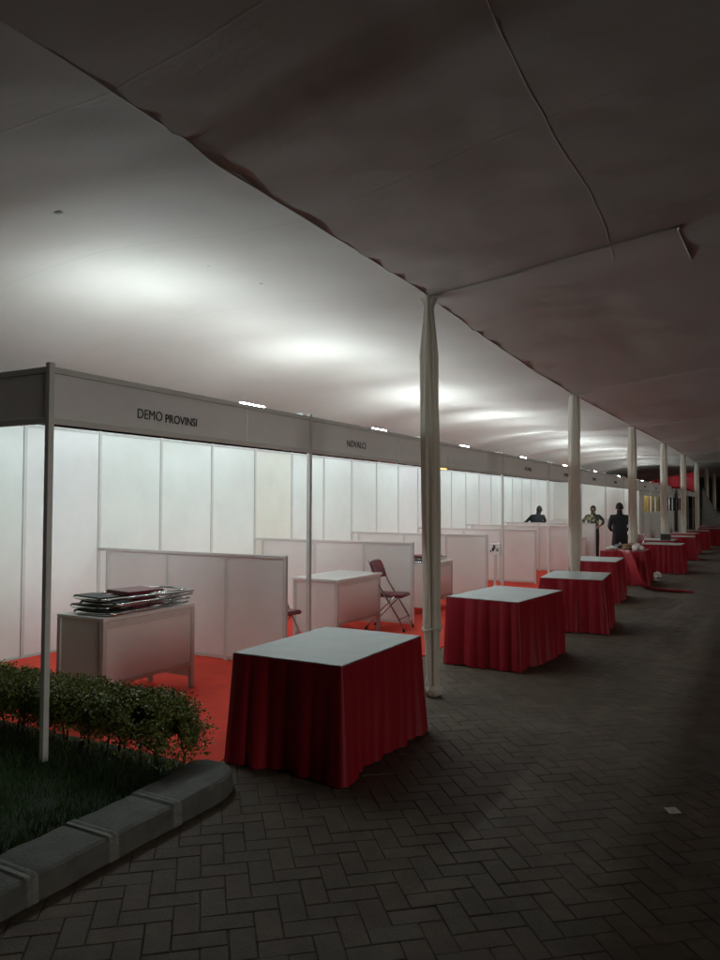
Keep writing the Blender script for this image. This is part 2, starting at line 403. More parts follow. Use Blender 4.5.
hedge = empty('clipped_hedge', (-4.2, 3.3, .04), 0, 'low clipped green hedge between the grass and the red carpet', 'hedge')
def hedge_h(x): return .43+.035*noise.noise(Vector((x*1.7, 0, 3)))+ (-.14*max(0, (x+3.3)/.3)**2)
def leaves(m):
    rg = random.Random(11)
    for k in range(110000):
        x = rg.uniform(-7.3, -2.95) if k % 4 == 0 else rg.uniform(-5.4, -2.95); hh = hedge_h(x)
        # density high at top / outside shell, thin low down
        z = hh*(1-abs(rg.gauss(0, .34)))
        if z < .05: continue
        y = 3.33+rg.gauss(0, .105)
        y += .04*noise.noise(Vector((x*3, z*4, 0)))
        if abs(y-3.33) > .24: continue
        if z < .2 and rg.random() < .25: continue
        if noise.noise(Vector((x*7, y*7, z*7))) < -.34 + (.20 if z < .2 else 0): continue
        if x > -3.12 and rg.random() < (x+3.12)/.2: continue
        s = rg.uniform(.006, .012); n = Vector((rg.gauss(0, .6), rg.gauss(0, .6)-.2, rg.gauss(.5, .6))).normalized()
        a = n.orthogonal().normalized(); a.rotate(Matrix.Rotation(rg.uniform(0, 6.28), 3, n)); b = n.cross(a)
        c = Vector((x+4.2, y-3.3, z)); t = rg.uniform(.45, 1.3); m.t = (t*rg.uniform(.8, 1.35), t, t*.9)
        m.face([m.vert(c-a*s*1.3), m.vert(c-b*s*.62+n*.002), m.vert(c+a*s*1.3), m.vert(c+b*s*.62+n*.002)])
one('foliage', leaves, M['leaf'], hedge, tone=True)
def twigs(m):
    rg = random.Random(5); x = -7.2
    while x < -3.08:
        y = 3.33+rg.uniform(-.07, .07); h = hedge_h(x)
        pts = [(x+4.2, y-3.3, 0)]
        for q in range(1, 4): pts.append((x+4.2+rg.gauss(0, .02*q), y-3.3+rg.gauss(0, .018*q), h*.27*q))
        m.tube(pts, [.007, .006, .004, .002], 5)
        for q in range(5):
            p = Vector(pts[rg.choice((1, 2))]); e = p+Vector((rg.gauss(0, .07), rg.gauss(0, .07), rg.uniform(.05, .14)))
            m.tube([p, (p+e)/2+Vector((0,0,.01)), e], [.004, .003, .002], 4)
        x += rg.uniform(.06, .13)
one('stems', twigs, M['twig'], hedge)

# ------------------------------------------------------------------ booths
XF, XB, Y0, BL = -3.95, -6.90, 3.08, 3.0
PH, HT = 1.12, 2.5
NB = 16
def vpost(x, y, z0, z1, r=.02):
    def f(m): m.box(x-r, x+r, y-r, y+r, z0, z1, .004)
    return f
desc = ['nearest booth, its grey fascia lettered DEMO PROVINSI, hedge in front', 'second booth, its fascia with faint slanted dark lettering, counter and open chair inside',
 'third booth, its fascia carrying a long pale name strip', 'fourth booth, with the small notice box at its near divider', 'fifth booth from the hedge, behind the table left of the second draped pole',
 'sixth booth from the hedge, just past the second draped pole', 'seventh booth, the one with two people standing inside', 'eighth booth, last one before the booths with window openings',
 'first booth with window openings, ochre board and a lit lamp inside', 'second booth with window openings, ochre board inside', 'third booth with window openings, dark inside', 'fourth booth with window openings, dark inside',
 'fifth booth with window openings, its low wall ending', 'first open dark booth past the window booths', 'second open dark booth past the window booths', 'last booth of the row at the far dark end']
booths = []
for k in range(NB):
    y0 = Y0+BL*k; near = k < 9
    t = empty('exhibition_booth', (XF, y0, 0), 0, desc[k], 'booth', 'white shell scheme booths in a row')
    booths.append(t)
    ox, oy = -XF, -y0
    # back wall: three panels and their posts
    for j in range(3):
        a, b = y0+j, y0+j+1
        one('back_panel', lambda m: m.box(XB-.008+ox, XB+.008+ox, a+.022+oy, b-.022+oy, .03, HT-.05), (M['panel'], M['panel'], M['panel3'], M['panel2'])[random.randrange(4)], t)
        def bp(m):
            m.box(XB-.02+ox, XB+.02+ox, a-.02+oy, a+.02+oy, 0, HT-.01, .004)
            m.box(XB-.014+ox, XB+.014+ox, a+.021+oy, b-.021+oy, HT-.048, HT-.014)
            m.box(XB-.014+ox, XB+.014+ox, a+.021+oy, b-.021+oy, .004, .028)
        one('wall_post', bp, M['alu_l'], t)
    # front post
    one('front_post', vpost(0, 0, 0, HT+.03), M['alu'], t, smooth=False)
    # fascia
    fas = one('fascia_board', lambda m: [m.box(-.006, .006, .022, 2.0, 2.185, 2.465), m.box(-.0055, .0065, 2.004, 2.978, 2.185, 2.465)], M['fascia'], t)
    def rails(m):
        m.box(-.016, .016, .021, 2.979, 2.466, 2.505, .003); m.box(-.016, .016, .021, 2.979, 2.145, 2.184, .003)
    one('rail', rails, M['alu'] , fas)
    if k == 0: tx = textmesh('DEMO', .100, 'lettering', M['ink'], fas, (.0095, .85, 2.285), (R(90), 0, R(90)), 0); tx.scale.x = .245/tx.dimensions.x; tx = textmesh('PROVINSI', .088, 'lettering', M['ink'], fas, (.0095, 1.18, 2.277), (R(90), 0, R(90)), .001); tx.scale.x = .345/tx.dimensions.x
    elif k == 1: textmesh('NOVALCI', .10, 'lettering', M['ink'], fas, (.0095, .93, 2.29), (R(90), R(0), R(90)), .0)
    elif k == 2:
        one('name_strip', lambda m: m.box(.007, .012, .56, 1.66, 2.225, 2.325, .001), M['white'], fas)
    elif k < 12:
        one('name_strip', lambda m: m.box(.007, .0085, 1.25, 1.8, 2.26, 2.34), M['fascia'], fas)
        textmesh('PROVINSI', .10, 'lettering', M['ink'], fas, (.0105, 1.52, 2.30), (R(90), 0, R(90)), .001)
    # near side of the first booth: side fascia; far booths: low divider
    if k == 0:
        def sf(m):
            m.box(XB+.022+ox, -.022, -.006, .006, 2.185, 2.465)
        sfo = one('side_fascia', sf, M['fascia'], t)
        def sr(m):
            m.box(XB+.022+ox, -.021, -.016, .016, 2.466, 2.505, .003); m.box(XB+.022+ox, -.021, -.016, .016, 2.145, 2.184, .003)
        one('rail', sr, M['alu'], sfo)
    elif k < 14:
        xe = -4.21+ox; xb = XB+.02+ox
        lp = one('low_divider', lambda m: [m.box(xb+.17, xb+.17+.9, -.008, .008, .06, PH-.035), m.box(xb+1.11, xb+1.11+.78, -.008, .008, .06, PH-.035), m.box(xb+1.93, xe-.04, -.008, .008, .06, PH-.035)], M['panel2'], t)
        def dr(m):
            m.box(xb, xe-.041, -.018, .018, PH-.034, PH, .003); m.box(xb+.17, xe-.041, -.012, .012, .022, .058, .003)
        one('rail', dr, M['alu_l'], lp)
        for xx in (xb+.15, xb+1.09, xb+1.91): 
            one('divider_post', lambda m: m.box(xx-.0195, xx+.0195, -.0195, .0195, 0, PH-.036, .003), M['alu_l'], lp)
        one('divider_post', lambda m: m.box(xe-.04, xe, -.02, .02, 0, PH+.004, .003), M['alu_l'], lp)

# window-front of the far booths (low wall, posts, header)
def front_wall(t, y0, pieces):
    oy = -y0
    for (a, b, z0, z1) in pieces:
        one('front_panel', lambda m: m.box(-.03, -.014, a+oy, b+oy, z0, z1), M['panel'], t)
for k in (8, 9, 10, 11, 12):
    y0 = Y0+BL*k; t = booths[k]; oy = -y0
    P = []
    a = y0+.03
    if k == 8: P.append((y0+.03, y0+1.2, .02, 2.14)); a = y0+1.24
    for (p, q) in (((a, y0+2.96),) if k == 8 else ((y0+.03, y0+1.48), (y0+1.52, y0+2.97))):
        P.append((p, q, .02, 1.33)); P.append((p, q, 2.03, 2.14))
    front_wall(t, y0, P)
    if k == 8: one('side_wall', lambda m: m.box(XB+.03+3.95, -.03, .022, .04, .02, 2.45), M['panel'], t)
    def fp(m):
        for yy in ((y0+1.22, ) if k == 8 else (y0+1.5,)): m.box(-.05, .0, yy-.03+oy, yy+.03+oy, 0, 2.14)
        m.box(-.05, -.005, (1.25 if k == 8 else .03), 2.97, 1.331, 1.37); m.box(-.05, -.005, (1.25 if k == 8 else .03), 2.97, 1.99, 2.029)
    one('window_frame', fp, M['panel2'], t)
    one('inner_board', lambda m: m.box(XB+.03+3.95, -.06, 2.93, 2.96, .1, 2.14), M['ochre'] if k < 10 else M['dark'], t)  # ochre boards first; farther on, a black board stands in for interior darkness
tag(one('wall_lamp', lambda m: m.tube([(-4.10, 28.75, 1.38), (-4.10, 28.75, 1.97)], .05, 10), M['warm'], smooth=40), 'tall white glowing lamp at the first window opening', 'lamp')

# small notice box on a stand
nb = empty('notice_stand', (-4.08, 12.08, 0), R(0), 'small white box with dark print on a thin stand beside the low divider', 'notice')
one('stand_pole', lambda m: [m.box(-.02, .02, -.015, .015, .02, .78, .003), m.box(-.09, .09, -.09, .09, 0, .02, .004)], M['alu_l'], nb)
bx = one('notice_box', lambda m: m.box(-.10, .10, -.03, .03, .78, .98, .006), M['white'], nb)
def pr(m):
    rg = random.Random(2)
    for q in range(9):
        cx, cz = rg.uniform(-.07, .01), rg.uniform(.84, .94); m.box(cx-.012, cx+.012, -.0325, -.031, cz-.014, cz+.014)
    m.box(.03, .075, -.0325, -.031, .85, .87); m.box(.035, .07, -.0325, -.031, .88, .895)
one('print', pr, M['ink'], bx)

# ------------------------------------------------------------------ counters
def counter(x0, x1, y0, y1, label, top_over=.0, glossy=False):
    t = empty('display_counter', ((x0+x1)/2, (y0+y1)/2, .012), 0, label, 'counter', 'white display counters in the booths')
    a, b = (x1-x0)/2, (y1-y0)/2
    o = top_over
    one('counter_top', lambda m: m.box(-a-o, a+o, -b-o, b+o, .715, .745, .004), M['white'], t)
    for sx in (-1, 1):
        for sy in (-1, 1): one('leg', lambda m: m.box(sx*a-.02-sx*.02, sx*a+.02-sx*.02, sy*b-.02-sy*.02, sy*b+.02-sy*.02, 0, .714, .004), M['alu_l'], t)
    one('front_panel', lambda m: m.box(a-.024, a-.012, -b+.041, b-.041, .24, .655), M['panel2'], t)
    def rl(m):
        m.box(a-.036, a-.004, -b+.041, b-.041, .656, .7135, .003); m.box(a-.036, a-.004, -b+.041, b-.041, .205, .239, .003)
    one('rail', rl, M['alu_l'], t)
    for sy in (-1, 1):
        one('side_panel', lambda m: m.box(-a+.041, a-.041, sy*b-.006-sy*.02, sy*b+.006-sy*.02, .10, .7135), M['panel2'], t)
    one('shelf', lambda m: m.box(-a+.03, a-.045, -b+.03, b-.03, .36, .378), M['panel'], t)
    return t
counter(-5.0, -4.47, 4.0, 5.03, 'white counter in the nearest booth with folded chairs stacked on it')
counter(-5.02, -4.40, 7.38, 8.48, 'bare white counter beside the open burgundy chair', .015)
counter(-5.05, -4.43, 9.95, 11.04, 'white counter in the third booth with dark folded chair on it')
counter(-5.05, -4.43, 19.9, 20.9, 'white counter far down the row beyond the notice box')

# ------------------------------------------------------------------ folding chairs
def chair_open(name, loc, rz, label):
    t = empty(name, loc, rz, label, 'folding chair', 'burgundy folding chairs')
    w = .205
    # faces +X ; main frame: from front foot up and back to backrest top
    def fr(m):
        pts = []
        A = [(.26, 0), (.20, .15), (-.08, .58), (-.20, .83), (-.215, .86)]
        for s in (-1,):
            pts = [(x, -w, z) for x, z in A] + [(-.22, -w*.8, .885), (-.22, 0, .89), (-.22, w*.8, .885)] + [(x, w, z) for x, z in A[::-1]]
        m.tube(pts, .0115, 8)
    one('frame', fr, M['chrome'], t, smooth=True)
    for s in (-1, 1):
        one('leg', lambda m: m.tube([(-.27, s*(w-.03), 0), (-.2, s*(w-.03), .12), (.12, s*(w-.03), .44)], .0105, 8), M['chrome'], t, smooth=True)
        one('foot_cap', lambda m: (m.tube([(.262, s*w, -.001), (.25, s*w, .04)], .015, 8), m.tube([(-.272, s*(w-.03), -.001), (-.255, s*(w-.03), .04)], .014, 8)), M['dark'], t)
    one('stretcher', lambda m: (m.tube([(-.22, -w+.03, .1), (-.22, w-.03, .1)], .008, 6), m.tube([(.195, -w, .155), (.195, w, .155)], .008, 6)), M['chrome'], t, smooth=True)
    def seat(m):
        bm = bmesh.new(); bmesh.ops.create_cube(bm, size=1)
        for q in bm.verts:
            q.co = Vector((q.co.x*.40+.035, q.co.y*.37*(1 if q.co.x > 0 else .86), q.co.z*.045+.445))
        bmesh.ops.bevel(bm, geom=list(bm.edges), offset=.018, segments=3, affect='EDGES'); m.add_bm(bm)
    one('seat', seat, M['burg'], t, smooth=60)
    def back(m):
        N = 8; rows = []
        for j, z in enumerate((.66, .68, .76, .84, .872, .885)):
            th = (.008, .02, .026, .024, .018, .006)[j]; fr_, bk = [], []
            for i in range(N+1):
                y = (-1+2*i/N)*(w-.004)*(.9 if j in (0, 5) else 1); x = -.125-(z-.66)*.40-.03*(1-(y/w)**2)
                fr_.append(m.vert((x+th, y, z))); bk.append(m.vert((x-.012-th*.3, y, z)))
            rows.append((fr_, bk))
        for j in range(len(rows)-1):
            for i in range(N):
                m.face((rows[j][0][i], rows[j][0][i+1], rows[j+1][0][i+1], rows[j+1][0][i])); m.face((rows[j][1][i+1], rows[j][1][i], rows[j+1][1][i], rows[j+1][1][i+1]))
            for i in (0, N): m.face((rows[j][0][i], rows[j+1][0][i], rows[j+1][1][i], rows[j][1][i]))
        for j in (0, -1):
            for i in range(N): m.face((rows[j][0][i], rows[j][1][i], rows[j][1][i+1], rows[j][0][i+1]))
    one('backrest', back, M['burg'], t, smooth=60)
    return t
ch = chair_open('folding_chair', (-4.36, 8.66, .013), R(8), 'open folding chair with burgundy pads beside the bare white counter')
c2 = copy_tree(ch); c2.location = (-4.74, 6.64, .013); c2.rotation_euler = (0, 0, R(-10)); c2['label'] = 'mostly hidden folding chair behind the nearest low divider, only its seat edge showing'
c3 = copy_tree(ch); c3.location = (-3.35, 19.5, .013); c3.rotation_euler = (0, 0, R(-150)); c3['label'] = 'folding chair behind the littered red table, left of the two'
c4 = copy_tree(ch); c4.location = (-3.0, 19.75-.15, .013); c4.rotation_euler = (0, 0, R(-120)); c4['label'] = 'folding chair behind the littered red table, right of the two'

def chair_flat(loc, rz, label, flip=1, tilt=0):
    t = empty('folded_chair', loc, rz, label, 'folding chair', 'folded chairs lying on counters')
    t.rotation_euler = (0, tilt, rz)
    w = .215
    # long axis = local Y (head at -Y)
    one('frame', lambda m: m.tube([(-w, .47, .014), (-w, -.36, .014), (-w*.93, -.42, .014), (-w*.6, -.455, .014), (0, -.46, .014), (w*.6, -.455, .014), (w*.93, -.42, .014), (w, -.36, .014), (w, .47, .014)], .0115, 8), M['chrome'], t, smooth=True)
    one('leg_frame', lambda m: m.tube([(-w+.035, .03, .02), (-w+.035, .40, .026), (-w+.06, .43, .026), (w-.06, .43, .026), (w-.035, .40, .026), (w-.035, .03, .02)], .0105, 8), M['chrome'], t, smooth=True)
    one('stretcher', lambda m: (m.tube([(-w, .30, .014), (w, .30, .014)], .008, 6), m.tube([(-w+.035, .2, .026), (w-.035, .2, .026)], .008, 6)), M['chrome'], t, smooth=True)
    def pad(y0, y1, z0, z1, ww):
        def f(m):
            bm = bmesh.new(); bmesh.ops.create_cube(bm, size=1)
            for q in bm.verts: q.co = Vector((q.co.x*2*ww, (y0+y1)/2+q.co.y*(y1-y0), (z0+z1)/2+q.co.z*(z1-z0)))
            bmesh.ops.bevel(bm, geom=list(bm.edges), offset=.011, segments=2, affect='EDGES'); m.add_bm(bm)
        return f
    one('seat', pad(-.16, .2, .022, .05, .17), M['burg'], t, smooth=60)
    one('backrest', pad(-.45, -.25, .004, .034, .19), M['dark'], t, smooth=60)
    return t
z = .762
for i, (dx, dy, rz, lb) in enumerate([(.02, .0, 3, 'folded chair at the bottom of the stack on the nearest counter'), (-.03, .03, -5, 'folded chair second from the bottom of the stack on the nearest counter'),
        (.03, .05, 4, 'folded chair third from the bottom of the stack on the nearest counter'), (0, .04, -8, 'folded chair with burgundy seat up, topmost of the stack on the nearest counter')]):
    chair_flat((-4.72+dx, 4.50+dy, z+i*.034), R(rz+180*(i % 2)*0), lb, tilt=R(random.uniform(-1, 1)))
chair_flat((-4.72, 10.48, .762), R(4), 'lower dark folded chair on the counter behind the first draped pole')
chair_flat((-4.75, 10.5, .796), R(-5), 'upper dark folded chair on the counter behind the first draped pole')

# ------------------------------------------------------------------ skirted tables
def table(cx, cy, sx, sy, rz, label, seed, hang=None, topmat='tabletop', simple=False, hgt=.69):
    t = empty('skirted_table', (cx, cy, 0), R(rz), label, 'table', 'red skirted tables along the aisle')
    a, b = sx/2, sy/2
    def top(m):
        NX, NY = 10, 14; g = []
        for j in range(NY+1):
            g.append([m.vert((-a+sx*i/NX, -b+sy*j/NY, hgt+.0025*noise.noise(Vector((i*.7, j*.7, seed))))) for i in range(NX+1)])
        for j in range(NY):
            for i in range(NX): m.face((g[j][i], g[j][i+1], g[j+1][i+1], g[j+1][i]))
        per = [g[0][i] for i in range(NX+1)]+[g[j][NX] for j in range(1, NY+1)]+[g[NY][i] for i in range(NX-1, -1, -1)]+[g[j][0] for j in range(NY-1, 0, -1)]
        lo = [m.vert((m.v[p][0], m.v[p][1], hgt-.022)) for p in per]; n = len(per)
        for k in range(n): m.face((per[k], lo[k], lo[(k+1)%n], per[(k+1)%n]))
    one('table_top', top, M[topmat], t)
    def skirt(m):
        rg = random.Random(seed); N = 260; per = 2*(sx+sy); c = .03
        cor = [(a, -b), (a, b), (-a, b), (-a, -b)]
        ph = [rg.uniform(0, 6.28) for _ in range(6)]
        def pos(s):
            s = s % per
            if s < sx: return (-a+s, -b, 0, -1)
            s -= sx
            if s < sy: return (a, -b+s, 1, 0)
            s -= sy
            if s < sx: return (a-s, b, 0, 1)
            s -= sx; return (-a, b-s, -1, 0)
        rows = []; NZ = 14
        for j in range(NZ+1):
            t_ = j/NZ; z = (hgt-.006)*(1-t_)+.012*t_; row = []
            for i in range(N):
                s = per*i/N; x, y, nx, ny = pos(s)
                # blend normals round corners
                acc = Vector((0, 0, 0))
                for d in (-.07, -.035, 0, .035, .07):
                    q = pos(s+d); acc += Vector((q[2], q[3], 0))
                nn = acc.normalized()
                cf = 1-acc.length/5   # 0 on flats, >0 in corners
                wv = noise.noise(Vector((s*4.2+seed*5, t_*.3, seed)))*1.7 + .35*noise.noise(Vector((s*9.0, t_*.5+3, seed*2)))
                pl = abs(sin(s*pi/.15+3.5*noise.noise(Vector((s*1.7, 0, seed+9)))))**.7-.6
                fl = t_**.8
                amp = .042*fl+.004
                off = .006 + .034*fl + amp*wv + (.007+.028*fl)*pl + cf*.10*t_**1.1
                off = max(off, .003)
                x2 = x+nn.x*off; y2 = y+nn.y*off
                zz = z if j < NZ else .012+.012*noise.noise(Vector((s*6, seed, 0)))
                row.append(m.vert((x2, y2, max(.004, zz))))
            rows.append(row)
        for j in range(NZ):
            for i in range(N): m.face((rows[j][i], rows[j+1][i], rows[j+1][(i+1)%N], rows[j][(i+1)%N]))
    one('skirt', skirt, M['skirt'], t, smooth=True)
    if not simple:
        for xx in (-1, 1):
            for yy in (-1, 1): one('leg', lambda m: m.tube([(xx*(a-.06), yy*(b-.06), 0), (xx*(a-.06), yy*(b-.06), hgt-.024)], .014, 8), M['chrome'], t)
    return t
table(-2.62, 4.34, .80, 1.15, .5, 'nearest red skirted table with grey top, beside the kerb end', 1)
table(-2.48, 7.72, .79, 1.24, -6, 'second red skirted table from the kerb, right of the first draped pole', 2)
table(-2.29, 10.2, .78, 1.12, 5, 'third red skirted table from the kerb, in front of the second draped pole', 3)
table(-2.64, 13.4, .75, 1.15, 3, 'fourth red skirted table from the kerb, just before the littered one', 4)
table(-2.66, 16.45, .86, 1.25, 2, 'red skirted table heaped with rubbish under a red cloth', 5, topmat='skirt')
table(-2.28, 19.55, .9, 1.1, 0, 'red skirted table just past the littered one, white paper at its foot', 6, simple=True)
table(-2.62, 21.8, .8, 1.1, 0, 'red skirted table half hidden right behind the one past the litter', 7, simple=True)
table(-2.36, 24.4, .82, 1.1, 4, 'red skirted table near the fourth draped pole', 8, simple=True)
table(-2.5, 27.2, .8, 1.1, -3, 'red skirted table just before the fifth draped pole', 9, simple=True)
table(-2.35, 30.3, .8, 1.2, 4, 'red skirted table between the fifth and sixth draped poles', 10, simple=True)
table(-2.1, 33.6, .8, 1.4, 0, 'red skirted table farthest right beside the sixth draped pole', 12, simple=True)
table(-2.4, 36.6, .8, 1.2, 0, 'last red skirted table at the dark end of the aisle', 13, simple=True)

# trailing red cloth between the fourth and fifth tables
def trail(m):
    P = [(-2.62, 15.76, .70), (-2.5, 15.55, .66), (-2.42, 15.42, .5), (-2.34, 15.32, .3), (-2.22, 15.2, .12), (-2.05, 15.1, .03), (-1.8, 15.0, .02), (-1.5, 14.95, .018), (-1.25, 14.93, .016)]
    Wd = [.5, .5, .48, .42, .36, .3, .22, .16, .08]; prev = None
    Wdir = Vector((-.55, .83, 0))
    for k, (p, wd) in enumerate(zip(P, Wd)):
        row = [m.vert(Vector(p)+Wdir*wd*(q/10-.5)+Vector((0, 0, .02+.02*sin(q*1.6+k*.3)+.015*noise.noise(Vector((q, k*.5, 0)))))+Vector((.03*sin(q*1.5), 0, 0))) for q in range(11)]
        if prev:
            for q in range(10): m.face((prev[q], row[q], row[q+1], prev[q+1]))
        prev = row
o = one('trailing_cloth', trail, M['redfab'], smooth=True); sm = o.modifiers.new('s', 'SOLIDIFY'); sm.thickness = .004
o.data.materials[0] = M['skirt']
tag(o, 'loose red cloth slipping off the littered table and trailing over the paving', 'cloth')

# litter on table five: crumpled things
def crumple(name, loc, r, mt, label, cat, seed, group=None):
    def f(m):
        bm = bmesh.new(); bmesh.ops.create_icosphere(bm, subdivisions=3, radius=1)
        for v in bm.verts:
            n = 1+.45*noise.noise(v.co*1.7+Vector((seed, 0, 0)))+.22*noise.noise(v.co*4+Vector((0, seed, 0)))
            v.co = Vector((v.co.x*r[0]*n, v.co.y*r[1]*n, max(-r[2]*.7, v.co.z*r[2]*n)+r[2]*.7))
        m.add_bm(bm)
    o = one(name, f, mt); o.location = loc; return tag(o, label, cat, group)
crumple('crumpled_bag', (-2.38, 16.15, .694), (.12, .10, .08), M['paper'], 'pale crumpled bag at the right edge of the littered table', 'bag', 1, 'litter on the red table')
crumple('crumpled_bag', (-2.9, 16.2, .694), (.11, .09, .045), M['paper'], 'flat pale crumpled bag on the left side of the littered table', 'bag', 4, 'litter on the red table')
crumple('crumpled_bag', (-2.62, 16.1, .694), (.08, .07, .04), M['cardboard'], 'small brown crumpled bag at the front of the littered table', 'bag', 6, 'litter on the red table')
crumple('dark_bundle', (-2.55, 16.55, .694), (.20, .12, .075), M['cardboard'], 'brown bundle in the middle of the littered table', 'bundle', 7, 'litter on the red table')
crumple('dark_bundle', (-2.8, 16.6, .694), (.13, .1, .06), M['dark'], 'black bundle at the back left of the littered table', 'bundle', 9, 'litter on the red table')
crumple('crumpled_paper', (-2.28+.05, 17.97-.05, 0), (.09, .09, .07), M['paper'], 'crumpled white paper on the paving behind the littered table', 'paper', 3)
def sheet(m):
    for j in range(4):
        for i in range(4): m.vert((-.035+.023*i, -.04+.026*j, .006+.008*noise.noise(Vector((i*1.3, j*1.3, 0)))+.004))
    for j in range(3):
        for i in range(3): m.face((j*4+i, j*4+i+1, j*4+i+5, j*4+i+4))
o = one('paper_scrap', sheet, M['paper']); o.location = (-.47, 4.31, .002); o.rotation_euler = (0, 0, .5); tag(o, 'small pale paper scrap lying alone on the dark paving at right', 'paper')
rgl = random.Random(9)
for q in range(14):
    pass
def box_dark(m): m.box(-.12, .12, -.1, .1, 0, .16, .008)
o = one('dark_box', box_dark, M['dark']); o.location = (-2.45, 21.5, .694); tag(o, 'small black box standing on a far red table by the fourth draped pole', 'box')

# ------------------------------------------------------------------ canopy
PX = -2.58
PY = [5.85+5.5*i for i in range(-2, 9)]
YA, YB = -4.0, 54.0
def lerp_prof(pr_, x):
    for (x0, z0), (x1, z1) in zip(pr_, pr_[1:]):
        if x0 <= x <= x1:
            t = (x-x0)/(x1-x0); return z0+(z1-z0)*t
    return pr_[0][1] if x < pr_[0][0] else pr_[-1][1]
prof_l = [(-7.9, 2.75), (-7.4, 3.0), (-6.6, 3.28), (-5.6, 3.46), (-4.7, 3.52), (-4.0, 3.50), (-3.3, 3.46), (PX, 3.47)]
prof_r = [(PX, 3.47), (-1.6, 3.62), (-.55, 3.76), (.8, 3.90), (1.9, 3.9)]
JZ = [(-5, 3.53), (1.76, 3.52), (2.8, 3.505), (3.0, 3.47), (3.9, 3.475), (5.58, 3.475), (7.2, 3.40), (9, 3.345), (11.3, 3.32), (16.6, 3.36), (22.7, 3.41), (28, 3.41), (60, 3.40)]
def joint_z(y): return lerp_prof(JZ, y) + .006*noise.noise(Vector((y*2.5, 0, 0)))
def ceil_z(x, y, prof):
    e = min(.35, abs(x-PX)); base = (lerp_prof(prof, x-e)+lerp_prof(prof, x-e/2)+lerp_prof(prof, x)+lerp_prof(prof, x+e/2)+lerp_prof(prof, x+e))/5 - 3.47 + joint_z(y)
    dj = abs(x-PX)
    u = ((y-5.85)/5.5) % 1; c = min(u, 1-u)*5.5        # distance to the rafter line
    base -= (.10 if y > 12 else .03)*math.exp(-(c/.4)**2)*min(1, dj/.8)*(1 if y > 3 else 0)
    base += .05*sin(pi*u)*min(1, dj/1.2)
    # swags and wrinkles running across
    base += .035*noise.noise(Vector((x*.3, y*.35, 1)))*min(1, dj*2) + .008*noise.noise(Vector((x*.7+5, y*2.3+x*.5, 2)))*min(1, dj*2) + .004*noise.noise(Vector((x*2, y*5-x*2, 3)))
    # lashing puckers at the joint
    base += .009*noise.noise(Vector((x*.6, y*3.2, 9)))*math.exp(-dj/.4) + .012*noise.noise(Vector((x*1.5, y*7-x*3, 4)))*math.exp(-dj/.8)
    if y > 14 and x < PX: base += .022*sin(y*2*pi/1.83+.5*sin(x))*min(1, dj)
    return base
can = empty('marquee_canopy', (PX, 5.85, 0), 0, 'pale fabric marquee ceiling stretched over booths and aisle', 'canopy')
def canopy_mesh(xa, xb, nx, prof):
    def f(m):
        ny = 360; g = []
        for j in range(ny+1):
            y = YA+(YB-YA)*(j/ny)**1.25
            row = []
            for i in range(nx+1):
                x = xa+(xb-xa)*i/nx; row.append(m.vert((x-PX, y-5.85, ceil_z(x, y, prof))))
            g.append(row)
        for j in range(ny):
            for i in range(nx): m.face((g[j][i], g[j+1][i], g[j+1][i+1], g[j][i+1]))
    return f
one('left_sheet', canopy_mesh(-7.9, PX-.004, 70, prof_l), M['canopy'], can, smooth=True)
one('right_sheet', canopy_mesh(PX+.004, 1.9, 60, prof_r), M['canopy'], can, smooth=True)
def hem(m):
    prev = None; y = YA
    while y < YB:
        z = joint_z(y); sw = .022*noise.noise(Vector((y*2.2, 3, 0))); hh = .035+.03*noise.noise(Vector((y*3.1, 7, 0)))
        hh = .003; row = [m.vert((-.010, y-5.85, z+.004)), m.vert((-.005+sw*.3, y-5.85, z-hh)), m.vert((.006+sw*.5, y-5.85, z-hh*.8)), m.vert((.012, y-5.85, z+.004))]
        if prev:
            for k in range(3): m.face((prev[k], row[k], row[k+1], prev[k+1]))
        prev = row; y += .06 if y < 20 else .25
one('hem', hem, M['canopy'], can, smooth=True)
def rafter(m, yy, k):
    pts = []; r = .009 if k == 0 else .005
    for i in range(22):
        x = PX+.02+(-.55-PX-.02)*i/21; pts.append((x-PX, yy-5.85+.02*noise.noise(Vector((x*2, k, 0))), ceil_z(x, yy, prof_r)-(.004 if k == 0 else -.001)))
    if k == 0:
        pts += [(-.555-PX, .03, ceil_z(-.55, yy, prof_r)-.006)]
        pts += [(-.57-PX+.01*i, .1+.4*i, ceil_z(-.55, 5.9+.4*i, prof_r)+.003+.012*max(0, i-2)) for i in range(0, 5)]
    m.tube(pts, [r*(.4+.6*min(1, i/8))*(1 if i < len(pts)-2 else .5) for i in range(len(pts))], 6)
for k in range(6): one('rafter_seam', lambda m: rafter(m, 5.85+5.5*k, k), M['canopy'], can, smooth=True)
def valance(m):
    prev = None; y = YA
    while y < YB:
        z = ceil_z(1.9, y, prof_r); d = .20+.05*abs(sin(y*pi/.5)); row = [m.vert((1.9-PX, y-5.85, z)), m.vert((1.9-PX+.03*noise.noise(Vector((y*2, 0, 0))), y-5.85, z-d))]
        if prev: m.face((prev[0], row[0], row[1], prev[1]))
        prev = row; y += .07
one('valance', valance, M['canopy'], can, smooth=True)
def cordm(m):
    pts = []
    for i in range(40):
        y = 1.8+4.4*i/39; x = -1.02-.02*sin(y*2)-.05*max(0, y-5)+.01*noise.noise(Vector((y*3, 0, 0))); pts.append((x-PX, y-5.85, ceil_z(x, y, prof_r)-.0005))
    m.tube(pts, .0014, 5)
one('cord', cordm, M['rope'], can)
